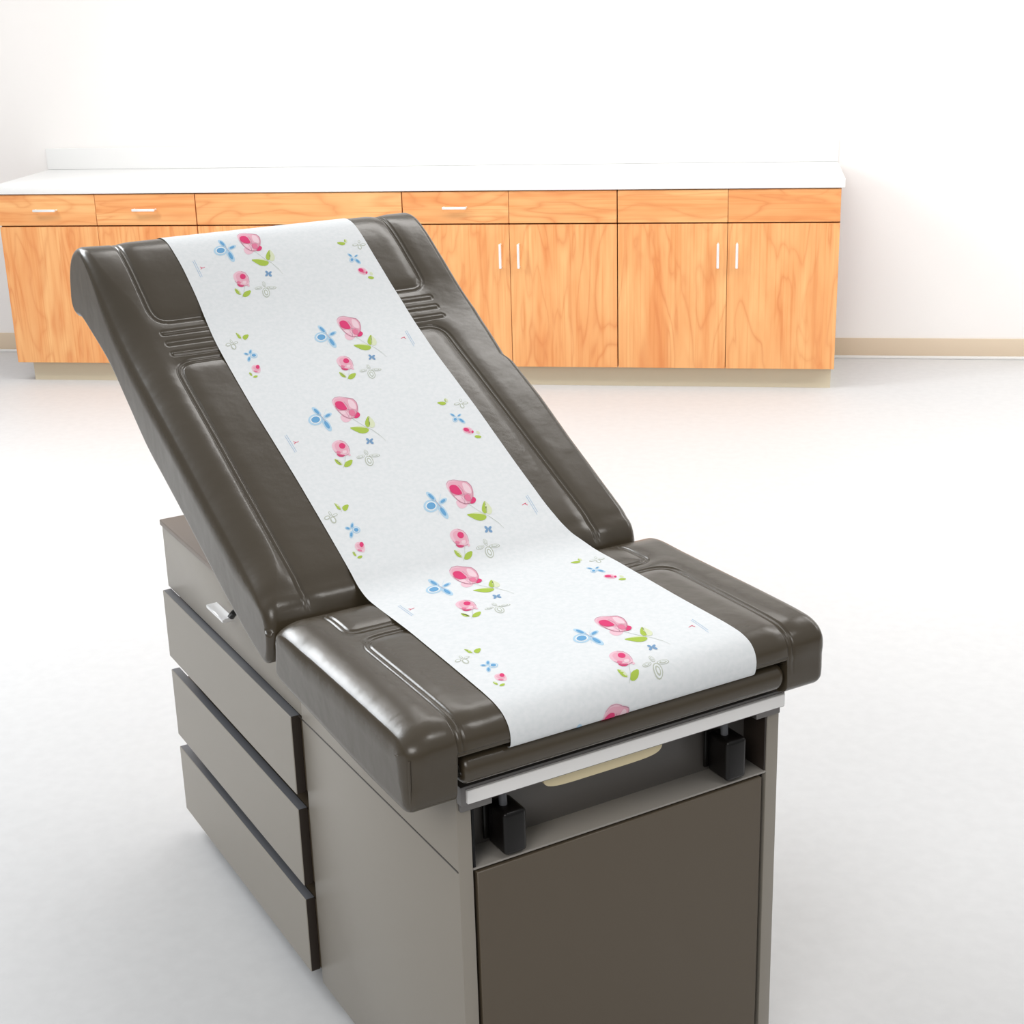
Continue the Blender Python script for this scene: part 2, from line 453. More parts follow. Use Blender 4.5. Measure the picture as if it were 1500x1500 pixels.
for t in np.linspace(math.pi, 2 * math.pi, 25):
    cx = .235 + .10 * np.sign(math.cos(t)) * abs(math.cos(t)) ** .35; pts.append((cx,   .653 - .022 * abs(math.sin(t)) ** .5))
MB().prism(pts, 1, -.002, .26, 0).build('catch_tray', M['cream'], T)
lv = MB().box(-.034, -.013, .815, .900, .629, .636, .001, 1).build('release_lever', M['steel'], T)
MB().box(-.004, .001, .785, .822, .640, .672, .003, 2).tube([(-.016, .822, .634), (-.014, .806, .648), (-.002, .80, .656)], .006).build('lever_pivot', M['black'], lv)

# profile of everything you lie on: foot edge, seat, crease, backrest, rolled head end (u = y, h = z)
PROF = [(.03, .7385), (-.024, .7345), (-.040, .736), (-.0455, .752), (-.044, .768), (-.034, .782), (-.016, .790), (.01, .7935), (.1, .795), (.2, .795), (.3, .795), (.37, .795), (.40, .797), (.43, .806), (.46, .822),
        (.55, .865), (.65, .911), (.76, .962), (.85, 1.003), (.94, 1.044), (1.02, 1.083), (1.08, 1.118), (1.15, 1.164), (1.22, 1.206), (1.265, 1.226), (1.30, 1.230), (1.335, 1.221), (1.362, 1.203), (1.384, 1.170), (1.396, 1.13)]

lift = lambda u: .006 * min(max((u - 1.12) / .12, 0), 1)
PROF = [(u_, h_ + lift(u_)) for u_, h_ in PROF]

# seat cushion
seat_top = [(-.043, .735), (-.0447, .752), (-.0425, .768), (-.032, .781), (-.015, .789), (.01, .792), (.1, .7935), (.2, .7935), (.3, .7935), (.37, .7935), (.395, .789), (.412, .778), (.418, .760)]
def arc(cu, ch, r, a0, a1, k=8):
    return [(cu + r * math.cos(math.radians(a)), ch + r * math.sin(math.radians(a))) for a in np.linspace(a0, a1, k)]
low_front = arc(-.019, .699, .024, 270, 180) + [(-.0437, .71), (-.0438, .722)]
low_rear = [(.418, .750), (.418, .738)] + arc(.396, .718, .022, 0, -75) + [(.36, .6925), (.30, .688), (.22, .683), (.15, .679), (.08, .676)]
seat_top = [(u_ - (.0006 if u_ < -.02 else 0), h_ + (.0007 if h_ > .776 and u_ < .38 else 0)) for u_, h_ in seat_top]
SO = np.vstack([catmull(low_front, lambda u, h: .004)[:-1], catmull(seat_top, lambda u, h: .0014 if .24 < u < .335 else .005)[:-1], catmull(low_rear, lambda u, h: .006)])
uu, hh = SO.T
rs = np.interp(uu, [-.046, -.03, .0, .30, .37, .40], [.024, .027, .032, .032, .030, .028])
rs = np.where(hh < .70, .012, np.minimum(rs, np.interp(hh, [.70, .75, .785], [.012, .026, .05])))
for _ in range(20): rs = (np.roll(rs, 1) + rs * 2 + np.roll(rs, -1)) / 4
vc = np.concatenate([np.arange(-.028, .030, .0014), np.arange(.03, .07, .005), np.arange(.08, .45, .02), np.arange(.455, .485, .005), np.arange(.485, .5795, .0014)])
s1 = fillet([(-.012, .47), (-.012, .300), (.524, .300), (.516, .47)], .022)
s2 = fillet([(-.010, -.2), (-.010, .270), (.534, .270), (.534, -.2)], .038)
def seat_disp(v, u, h, N):
    D1, D2 = dist_path(v, u, s1), dist_path(v, u, s2)
    d = groove(D1) + groove(D2)
    up = np.clip((N[:, 1] + .3) / .4, 0, 1) * np.clip((h - .728) / .01, 0, 1) * (u < .40)
    return d * up
def seat_warp(V):
    v, u, h = V.T
    inn = np.clip((v + .0185) / .002, 0, 1) * np.clip((.5285 - v) / .002, 0, 1)
    h2 = np.where(h < .752, .752 - (.752 - h) * (.752 - .742) / (.752 - .675), h)
    h = h + (h2 - h) * inn
    h = np.where((v > .528) & (h < .75), .75 - (.75 - h) * .86, h)
    return np.stack([v, u, h], 1)
vs_ = np.sort(np.concatenate([vc, [-.0186, -.0165, .5265, .5286]]))
wide_s = np.interp(rs, [.012, .024, .032], [1.0, 1.4, 2.0])
seat = cushion('seat_cushion', SO, rs, vs_, -.0905, .600, seat_disp, seat_warp, T, M['leather'], wide_s, np.interp(uu, [.28, .40], [2.0, 1.0]), .15)

MB().tube([(-.0828, -.0370, .756), (-.0842, -.0384, .735), (-.0848, -.0388, .715), (-.0844, -.0382, .697), (-.083, -.035, .684)], .0017, 8).build('piping', M['leather'], seat)

# back cushion
back_top = [(.424, .765), (.428, .785), (.438, .804), (.462, .8215), (.55, .8635), (.65, .9095), (.76, .9605), (.85, 1.0015), (.94, 1.0425), (1.02, 1.0815), (1.08, 1.1165), (1.15, 1.1625), (1.22, 1.2045), (1.265, 1.2245), (1.30, 1.2285), (1.335, 1.2195), (1.362, 1.2015), (1.384, 1.168), (1.3945, 1.13)]
back_bot = [(1.3945, 1.13), (1.391, 1.112), (1.378, 1.099), (1.355, 1.094), (1.331, 1.096), (1.25, 1.070), (1.162, 1.034), (1.07, .978), (.976, .920), (.90, .886), (.80, .842), (.703, .797), (.616, .757), (.525, .721), (.481, .708), (.455, .703), (.440, .714), (.429, .738), (.424, .765)]
BT = catmull([(u_, h_ + (lift(u_) if h_ > 1.15 else 0) + (.0006 if u_ > .5 else 0)) for u_, h_ in back_top], lambda u, h: .0014 if .955 < u < 1.10 else .007)
BB = catmull(back_bot, lambda u, h: .010)
BO = np.vstack([BT, BB[1:-1]])
rb = np.concatenate([np.full(len(BT), .034), np.full(len(BB) - 2, .010)])
rb[:len(BT)] = np.interp(BT[:, 0], [.43, .50, 1.12, 1.26], [.020, .034, .034, .014])
for _ in range(24): rb = (np.roll(rb, 1) + rb * 2 + np.roll(rb, -1)) / 4
b1 = fillet([(-.018, 1.6), (-.018, 1.086), (.533, 1.086), (.535, 1.6)], .032)
b2 = fillet([(-.024, .30), (-.019, .988), (.512, .988), (.508, .30)], .036)
ribs = [[(-.013, q), (.526, q)] for q in (1.059, 1.034, 1.009)]
nb = len(BT)
def back_disp(v, u, h, N):
    top = (np.arange(len(u)) < nb - 4) & (np.arange(len(u)) > 3)
    d = groove(dist_path(v, u, b1)) + groove(dist_path(v, u, b2))
    for q in ribs:
        D = dist_path(v, u, q)
        d = d + groove(D, .0048, .0018, .0020, -.0012, .005)
    pil = .004 * np.sin(np.clip((v + .02) / .55, 0, 1) * math.pi) * np.clip((u - .45) / .1, 0, 1) * 0
    fold = -.002 * np.exp(-((u - .456) / .010) ** 2)
    return (d + pil + fold) * top
def back_warp(V):
    v, u, h = V.T
    k = np.clip((v - .545) / .04, 0, 1)
    v = v + k * np.interp(u, [.41, .447, .53, .65, .76, .865, .885, .94, 1.02], [-.027, -.023, -.020, -.015, -.008, -.007, -.014, -.007, 0])
    return np.stack([v, u, h], 1)
wide_b = np.interp(rb, [.010, .020, .034], [1.0, 1.0, 1.7])
cushion('back_cushion', BO, rb, vc, -.0905, .609, back_disp, back_warp, T, M['leather'], wide_b, np.interp(BO[:, 0], [.44, .54, 1.15, 1.28], [1.0, 2.0, 2.0, 1.0]), .05)
# footrest cushion under the seat edge
def rrect(u0, u1, h0, h1, r, n=6):
    p = []
    for cx, cy, a in ((u1 - r, h1 - r, 0), (u0 + r, h1 - r, 90), (u0 + r, h0 + r, 180), (u1 - r, h0 + r, 270)):
        for t in np.linspace(a, a + 90, n): p.append((cx + r * math.cos(math.radians(t)), cy + r * math.sin(math.radians(t))))
    return p
FO = rrect(-.043, .28, .6945, .7375, .0205)
cushion('footrest_cushion', FO, np.full(len(FO), .011), np.linspace(.012, .508, 20), -.008, .5265, None, None, T, M['leather'], None, 1.2)

# ------------------------------------------------------------------ printed paper sheet
PP = catmull(PROF, lambda u, h: .004)
PS = np.concatenate([[0], np.cumsum(np.hypot(*np.diff(PP, axis=0).T))])
i0 = int(np.argmin(np.hypot(PP[:, 0] + .040, PP[:, 1] - .736)))
PS = PS - PS[i0]
PT = np.gradient(PP, axis=0); PT /= np.linalg.norm(PT, axis=1)[:, None]
PN = np.stack([-PT[:, 1], PT[:, 0]], 1)
def on_prof(s, off):
    u = np.interp(s, PS, PP[:, 0]); h = np.interp(s, PS, PP[:, 1]); nu = np.interp(s, PS, PN[:, 0]); nh = np.interp(s, PS, PN[:, 1])
    return u + nu * off, h + nh * off
sl = [(-.1, .064), (.012, .0619), (.034, .0590), (.068, .0555), (.117, .0560), (.34, .0635), (.508, .0635), (.77, .067), (.97, .0655), (1.08, .0675), (1.174, .0695), (1.287, .0760), (1.364, .0765), (1.435, .0742), (1.53, .072), (1.7, .07)]
sr = [(-.1, .468), (.008, .4675), (.10, .4655), (.218, .4657), (.416, .473), (.498, .4725), (.54, .4555), (.60, .4510), (.703, .4521), (.87, .4566), (1.04, .4580), (1.214, .4645), (1.36, .461), (1.442, .4616), (1.53, .460), (1.7, .46)]
vl = lambda s: np.interp(s, *zip(*sl)); vr = lambda s: np.interp(s, *zip(*sr))
def sm1(f):
    q = np.arange(-.12, 1.72, .005); y = f(q)
    k = np.ones(9) / 9; y2 = np.convolve(np.pad(y, 4, 'edge'), k, 'valid')
    return lambda s: np.interp(s, q, y2)
vl, vr = sm1(vl), sm1(vr)
verts, faces, mi = [], [], []
NC = 30
PAPER_OFF = .0005
for k in range(len(PS)):
    u, h = on_prof(PS[k], PAPER_OFF)
    a, b_ = float(vl(PS[k])), float(vr(PS[k]))
    for j in range(NC + 1): verts.append((a + (b_ - a) * j / NC, u, h))
for k in range(len(PS) - 1):
    for j in range(NC):
        q = k * (NC + 1) + j
        faces.append((q, q + 1, q + NC + 2, q + NC + 1)); mi.append(0)
MOTIF = {}
MOTIF['A'] = """0 pale -66,199 -46,218 -24,233 0,243 25,248 51,249 78,246 107,238 136,226 166,210 182,191 185,170 173,148 148,123 128,91 112,50 100,-2 91,-64 81,-123 70,-179 57,-232 42,-282 26,-318 7,-338 -12,-343 -34,-334 -52,-317 -67,-293 -79,-261 -88,-221 -96,-182 -103,-145 -110,-108 -117,-72 -119,-33 -118,10 -114,55 -107,101 -97,140 -83,173
1 pink -30,182 -14,195 5,203 27,206 51,204 78,198 103,193 126,190 146,189 165,189 186,186 209,179 235,169 262,155 284,137 301,114 313,88 319,57 321,23 317,-14 310,-53 299,-93 285,-133 268,-174 249,-215 227,-256 204,-292 180,-322 154,-348 126,-368 100,-383 76,-392 53,-397 31,-397 10,-391 -9,-380 -26,-363 -42,-341 -57,-316 -70,-286 -81,-253 -90,-215 -97,-177 -103,-138 -106,-98 -107,-58 -104,-17 -97,25 -87,65 -74,104 -61,137 -46,163
0 pale -67,-270 -42,-295 -19,-318 2,-338 20,-355 36,-370 42,-386 38,-402 25,-419 3,-436 -19,-450 -42,-459 -64,-464 -86,-464 -105,-460 -119,-449 -130,-434 -137,-413 -140,-388 -138,-359 -132,-326 -122,-288 -107,-267 -89,-260
2 pale2 224,126 241,114 255,97 266,75 274,47 277,13 277,-23 273,-58 266,-93 255,-127 242,-150 228,-162 211,-162 193,-151 178,-138 166,-123 157,-105 151,-86 150,-58 155,-22 165,22 178,72 193,105 208,123
4 line -86,159 -14,232 -13,238 -88,163
4 line -14,232 86,236 88,242 -13,238
4 line 86,236 195,174 198,180 88,242
4 line 103,81 117,-50 122,-48 108,84
4 line 117,-50 82,-194 86,-194 122,-48
4 line 82,-194 2,-376 6,-377 86,-194
4 line 67,-150 182,-162 185,-157 69,-144
4 line 182,-162 205,-254 210,-251 185,-157
4 line -98,-143 -7,-146 -5,-141 -97,-138
4 line -7,-146 56,-186 59,-182 -5,-141
2 pale2 -68,-138 -43,-139 -20,-143 1,-149 20,-158 37,-170 45,-185 42,-203 31,-224 9,-247 -10,-262 -28,-269 -43,-266 -57,-255 -69,-241 -79,-222 -88,-200 -95,-175 -94,-156 -85,-144
3 deep -43,108 -7,124 28,122 61,103 81,59 85,-14 84,-75 78,-122 49,-143 -4,-138 -44,-119 -74,-85 -89,-46 -89,-2 -81,41 -68,80
3 mid 101,-172 156,-166 180,-198 175,-268 155,-314 120,-336 91,-335 67,-311 60,-268 70,-206
3 pale -35,-251 25,-214 55,-221 55,-271 54,-316 51,-357 36,-374 9,-368 -20,-341 -50,-293
3 deep 222,-253 239,-280 242,-309 231,-341 209,-370 175,-397 140,-406 104,-398 99,-381 125,-355 157,-316 194,-265
4 line 194,173 291,122 297,129 199,181
4 line 291,122 312,3 319,6 297,129
4 line 312,3 265,-147 271,-148 319,6
4 line 265,-147 186,-281 190,-285 271,-148
4 line 186,-281 103,-357 105,-363 190,-285
4 line -102,-2 -98,-156 -92,-152 -95,2
4 line -98,-156 -64,-304 -58,-298 -92,-152
4 line -64,-304 2,-380 6,-372 -58,-298
4 line 2,-380 92,-388 95,-379 6,-372
4 line 18,-181 17,-311 22,-309 22,-178
4 line 17,-311 2,-377 7,-376 22,-309
1 stem 58,-396 117,-531 122,-525 64,-390
1 stem 117,-531 182,-666 188,-660 122,-525
1 stem 182,-666 262,-770 268,-764 188,-660
1 stem 262,-770 342,-964 348,-958 268,-764
1 stem 343,-962 373,-1110 377,-1107 347,-959
1 leaf -78,-617 -26,-621 30,-634 88,-655 142,-678 191,-702 215,-730 215,-761 194,-792 154,-821 109,-831 58,-822 17,-797 -16,-756 -50,-705 -86,-645
0 leafp -46,-624 11,-612 66,-612 119,-624 163,-646 198,-676 211,-704 203,-729 159,-732 79,-714 11,-686 -46,-648
1 leaf 350,-409 288,-475 243,-537 213,-596 205,-644 219,-681 240,-690 268,-670 298,-620 330,-541 355,-470 372,-408
1 leafp 376,-413 391,-477 398,-542 394,-607 375,-662 341,-707 306,-725 269,-716 261,-676 284,-602 313,-519 350,-427
0 sky -442,-178 -466,-183 -490,-161 -512,-116 -526,-58 -529,3 -523,52 -507,80 -484,85 -458,64 -435,21 -421,-37 -418,-98 -425,-148
2 blue -455,-124 -468,-126 -482,-112 -494,-86 -503,-52 -505,-17 -501,12 -492,29 -479,31 -465,18 -453,-9 -444,-43 -442,-78 -446,-106
0 sky -445,-278 -483,-341 -540,-388 -605,-410 -664,-402 -707,-367 -725,-311 -714,-244 -676,-181 -620,-134 -555,-111 -495,-119 -452,-154 -434,-211
1 w -480,-274 -508,-319 -550,-353 -597,-369 -641,-363 -673,-337 -687,-297 -679,-249 -652,-203 -610,-169 -562,-153 -518,-159 -486,-185 -473,-226
2 blue -502,-271 -523,-306 -556,-331 -593,-343 -627,-339 -653,-319 -663,-288 -658,-251 -637,-217 -604,-191 -567,-179 -532,-183 -507,-203 -496,-234
0 sky -235,-167 -247,-195 -276,-225 -315,-251 -357,-268 -393,-273 -417,-264 -424,-244 -412,-216 -384,-186 -345,-160 -303,-143 -266,-138 -242,-147
2 blue -275,-183 -282,-199 -298,-215 -321,-230 -345,-240 -367,-243 -381,-239 -385,-228 -378,-212 -362,-195 -339,-181 -315,-171 -293,-168 -279,-172
0 sky -439,-624 -467,-622 -490,-586 -504,-522 -507,-443 -497,-364 -477,-302 -451,-267 -423,-269 -400,-305 -385,-370 -383,-449 -393,-528 -413,-590
2 blue -442,-549 -457,-548 -470,-527 -478,-489 -479,-443 -474,-398 -463,-362 -448,-343 -433,-344 -420,-365 -412,-403 -411,-449 -416,-494 -427,-530
3 line -453,-141 -444,-251 -439,-248 -448,-138
3 line -444,-251 -435,-361 -430,-357 -439,-248
3 sky -560,-501 -435,-239 -438,-237 -563,-500
3 sky -435,-239 -276,-27 -278,-25 -438,-237
0 pale -560,-947 -538,-926 -515,-910 -491,-897 -466,-889 -440,-885 -416,-886 -394,-893 -373,-904 -354,-922 -339,-942 -327,-966 -319,-994 -314,-1024 -313,-1057 -316,-1091 -322,-1126 -331,-1164 -341,-1196 -351,-1224 -362,-1246 -373,-1263 -389,-1278 -408,-1289 -431,-1298 -459,-1304 -484,-1305 -508,-1302 -530,-1295 -550,-1283 -567,-1266 -581,-1243 -592,-1215 -600,-1182 -605,-1147 -607,-1111 -606,-1074 -601,-1036 -592,-1002 -579,-972
1 pink -502,-951 -479,-938 -455,-932 -433,-933 -410,-941 -388,-956 -370,-973 -357,-994 -348,-1018 -344,-1045 -343,-1072 -344,-1099 -347,-1126 -354,-1153 -362,-1177 -372,-1199 -384,-1218 -399,-1235 -415,-1244 -434,-1245 -454,-1238 -476,-1224 -496,-1209 -515,-1193 -531,-1177 -545,-1160 -553,-1137 -557,-1108 -555,-1073 -548,-1032 -537,-997 -521,-970
2 deep -376,-1081 -398,-1106 -424,-1119 -449,-1117 -468,-1102 -477,-1075 -475,-1043 -461,-1011 -439,-986 -413,-973 -388,-975 -369,-991 -360,-1017 -362,-1050
2 deep -586,-1223 -548,-1241 -512,-1259 -477,-1277 -474,-1294 -503,-1312 -536,-1314 -573,-1300 -594,-1273 -601,-1234
2 mid -548,-1151 -517,-1176 -509,-1201 -526,-1223 -550,-1228 -579,-1214 -586,-1190 -571,-1155
2 pale2 -446,-1165 -405,-1170 -395,-1193 -416,-1233 -443,-1251 -479,-1247 -489,-1224 -474,-1183
1 pale -382,-1247 -369,-1295 -379,-1322 -413,-1327 -419,-1303 -398,-1250
3 line -606,-1141 -578,-1264 -573,-1259 -601,-1137
3 line -578,-1264 -498,-1302 -495,-1295 -573,-1259
3 line -498,-1302 -392,-1280 -391,-1273 -495,-1295
3 line -407,-905 -336,-961 -332,-956 -403,-899
3 line -336,-961 -321,-1081 -316,-1078 -332,-956
3 line -321,-1081 -352,-1214 -348,-1214 -316,-1078
1 leaf -672,-1333 -650,-1372 -632,-1423 -620,-1485 -631,-1510 -664,-1496 -685,-1471 -694,-1436 -695,-1392 -687,-1340
1 leafp -671,-1326 -632,-1351 -610,-1396 -605,-1459 -608,-1499 -619,-1517 -641,-1473 -673,-1367
1 leaf -572,-1501 -534,-1459 -481,-1433 -414,-1424 -399,-1448 -435,-1507 -473,-1549 -514,-1574 -552,-1583 -588,-1574 -602,-1557 -595,-1534
1 stem -477,-1311 -560,-1481 -556,-1484 -473,-1313
1 stem -560,-1481 -642,-1595 -639,-1598 -556,-1484
1 steel 93,-1051 77,-1056 63,-1042 56,-1016 58,-987 70,-967 86,-962 100,-976 108,-1002 105,-1031
1 steel 95,-1051 104,-1030 126,-1009 152,-995 173,-994 180,-1007 172,-1028 150,-1050 123,-1064 103,-1064
1 steel 91,-1055 84,-1076 65,-1098 42,-1112 22,-1114 15,-1102 22,-1081 41,-1059 64,-1045 84,-1043
1 steel 98,-1057 115,-1050 132,-1059 144,-1082 145,-1110 135,-1131 119,-1138 101,-1129 90,-1106 89,-1079
0 grey -89,-1381 -105,-1384 -118,-1372 -126,-1349 -126,-1318 -119,-1287 -107,-1260 -91,-1244 -75,-1241 -62,-1252 -54,-1276 -53,-1306 -60,-1338 -73,-1365
1 w -89,-1370 -101,-1372 -112,-1362 -118,-1342 -118,-1316 -113,-1290 -103,-1268 -91,-1255 -78,-1253 -68,-1263 -62,-1283 -61,-1309 -67,-1335 -76,-1357
2 grey -89,-1355 -97,-1355 -104,-1347 -108,-1333 -108,-1314 -105,-1294 -98,-1279 -90,-1270 -82,-1269 -76,-1277 -72,-1292 -72,-1311 -75,-1330 -81,-1346
3 w -89,-1340 -94,-1340 -98,-1334 -100,-1324 -100,-1312 -98,-1300 -95,-1290 -90,-1285 -86,-1285 -82,-1290 -80,-1300 -80,-1312 -81,-1325 -85,-1334
0 grey -151,-1391 -164,-1409 -191,-1425 -224,-1435 -258,-1437 -287,-1430 -303,-1416 -305,-1398 -292,-1379 -266,-1363 -232,-1353 -198,-1352 -169,-1358 -153,-1372
1 w -163,-1391 -174,-1406 -196,-1418 -224,-1426 -253,-1427 -277,-1422 -291,-1411 -293,-1397 -282,-1382 -260,-1370 -232,-1362 -203,-1361 -179,-1366 -165,-1377
2 grey -180,-1392 -188,-1401 -204,-1409 -224,-1414 -245,-1415 -263,-1412 -274,-1405 -276,-1396 -268,-1387 -253,-1379 -232,-1374 -211,-1373 -193,-1376 -182,-1383
3 w -197,-1393 -202,-1398 -212,-1403 -225,-1405 -239,-1406 -250,-1404 -257,-1401 -259,-1396 -254,-1390 -244,-1386 -231,-1383 -218,-1382 -206,-1384 -199,-1388
0 grey 115,-1444 98,-1461 65,-1471 24,-1473 -18,-1465 -53,-1451 -73,-1431 -74,-1411 -57,-1394 -24,-1384 17,-1382 59,-1390 94,-1405 114,-1424
1 w 100,-1442 86,-1455 59,-1462 24,-1463 -11,-1457 -40,-1445 -57,-1430 -59,-1414 -45,-1401 -18,-1393 17,-1392 52,-1398 81,-1410 98,-1426
2 grey 79,-1438 70,-1446 50,-1451 25,-1451 -1,-1446 -23,-1438 -36,-1428 -38,-1417 -28,-1409 -9,-1405 16,-1405 42,-1409 64,-1417 77,-1428
3 w 58,-1434 52,-1439 40,-1441 24,-1441 7,-1438 -7,-1433 -16,-1427 -17,-1421 -11,-1417 1,-1414 17,-1415 34,-1418 48,-1422 57,-1428
0 grey -131,-1659 -166,-1666 -193,-1647 -208,-1606 -207,-1551 -191,-1493 -162,-1444 -127,-1412 -92,-1405 -64,-1424 -50,-1466 -51,-1521 -67,-1579 -96,-1628
1 w -131,-1640 -158,-1644 -179,-1627 -191,-1592 -190,-1546 -177,-1498 -155,-1457 -127,-1432 -100,-1427 -78,-1444 -67,-1480 -68,-1526 -81,-1574 -103,-1615
2 grey -130,-1613 -148,-1614 -161,-1601 -169,-1574 -168,-1540 -160,-1505 -145,-1476 -128,-1459 -110,-1457 -97,-1471 -89,-1498 -90,-1532 -98,-1567 -113,-1596
3 w -130,-1585 -140,-1586 -147,-1576 -151,-1559 -151,-1537 -146,-1515 -138,-1497 -128,-1487 -118,-1486 -111,-1496 -107,-1513 -107,-1535 -112,-1557 -120,-1575"""
MOTIF['B'] = """1 leaf -30,676 -32,625 -33,580 -32,540 -19,514 6,503 19,522 20,566 8,617 -16,674
1 leafp -16,681 17,649 31,600 27,535 20,520 10,555 -4,604 -23,666
1 leaf 55,546 86,577 125,592 173,592 180,564 145,510 109,471 73,454 52,467 44,509
0 stem 12,513 5,447 9,449 16,515
0 grey -192,415 -206,418 -215,438 -216,470 -208,501 -196,518 -182,516 -173,495 -172,463 -180,433
1 w -193,431 -200,433 -205,449 -206,471 -202,492 -195,503 -188,500 -183,485 -182,462 -186,442
0 grey -225,393 -241,364 -273,344 -307,339 -330,353 -335,379 -319,408 -287,429 -253,433 -229,420
1 w -241,391 -252,375 -273,363 -297,360 -314,367 -318,381 -308,397 -287,409 -263,412 -245,405
0 grey -80,419 -94,398 -124,381 -158,375 -183,382 -189,400 -175,421 -145,438 -111,444 -86,436
1 w -96,416 -106,404 -126,394 -150,390 -168,393 -173,402 -163,414 -143,424 -119,429 -101,425
0 grey -195,231 -226,224 -250,250 -256,297 -242,349 -215,386 -183,393 -160,367 -154,320 -167,268
1 w -198,254 -215,253 -229,273 -233,306 -227,340 -212,363 -194,364 -180,344 -176,311 -183,277
0 sky -8,31 -13,46 -9,72 3,104 22,133 43,156 63,167 76,165 82,149 78,123 65,91 46,62 25,39 6,28
2 blue 10,59 7,68 9,82 17,100 28,118 40,131 51,138 59,136 61,127 59,113 51,95 40,77 28,64 17,57
0 sky -18,28 -31,16 -48,12 -68,17 -86,30 -98,48 -103,68 -98,86 -86,98 -68,102 -49,97 -31,84 -18,66 -14,46
2 blue -35,40 -42,33 -52,31 -63,35 -74,42 -81,52 -84,64 -82,74 -75,80 -65,82 -53,79 -43,72 -36,61 -33,50
0 sky 120,-45 98,-75 68,-94 36,-96 8,-83 -9,-57 -14,-22 -4,14 17,44 47,63 79,66 107,52 125,26 129,-9
1 w 103,-38 88,-59 66,-72 42,-74 22,-64 9,-45 5,-20 12,7 28,28 49,41 73,43 93,33 107,14 110,-12
2 blue 94,-33 81,-49 64,-59 46,-60 30,-53 20,-38 17,-18 22,2 34,18 51,28 69,29 85,22 96,7 99,-13
0 sky -106,-173 -113,-157 -111,-129 -99,-94 -79,-60 -57,-33 -36,-18 -20,-19 -13,-35 -16,-64 -28,-98 -47,-132 -69,-159 -91,-174
2 blue -88,-141 -92,-132 -90,-116 -83,-96 -72,-76 -59,-60 -47,-51 -38,-52 -34,-61 -36,-77 -44,-97 -55,-117 -67,-132 -79,-141
0 pale -87,-309 -72,-296 -55,-288 -36,-285 -16,-285 6,-291 22,-300 34,-313 41,-331 43,-353 41,-378 34,-407 23,-438 8,-473 -6,-499 -20,-517 -33,-526 -45,-526 -58,-523 -71,-517 -85,-508 -99,-496 -110,-482 -119,-467 -125,-451 -128,-434 -128,-416 -127,-397 -123,-378 -117,-357 -109,-339 -99,-323
1 pink -74,-334 -59,-327 -44,-323 -28,-324 -11,-328 6,-337 17,-350 22,-368 20,-392 11,-421 0,-441 -13,-453 -29,-457 -47,-453 -61,-443 -73,-428 -82,-408 -88,-382 -88,-361 -84,-345
2 deep 34,-364 15,-396 -10,-413 -31,-408 -39,-383 -33,-348 -14,-317 11,-301 32,-306 40,-330
2 mid -98,-439 -68,-456 -52,-475 -51,-497 -65,-502 -93,-491 -109,-472 -112,-445
1 leaf -214,-485 -217,-534 -210,-565 -193,-577 -181,-564 -174,-525 -180,-494 -201,-471
1 leafp -203,-465 -181,-465 -172,-489 -174,-537 -178,-551 -183,-532 -193,-508 -207,-479
1 leaf -187,-612 -159,-589 -129,-581 -98,-589 -95,-607 -122,-636 -152,-644 -184,-631"""
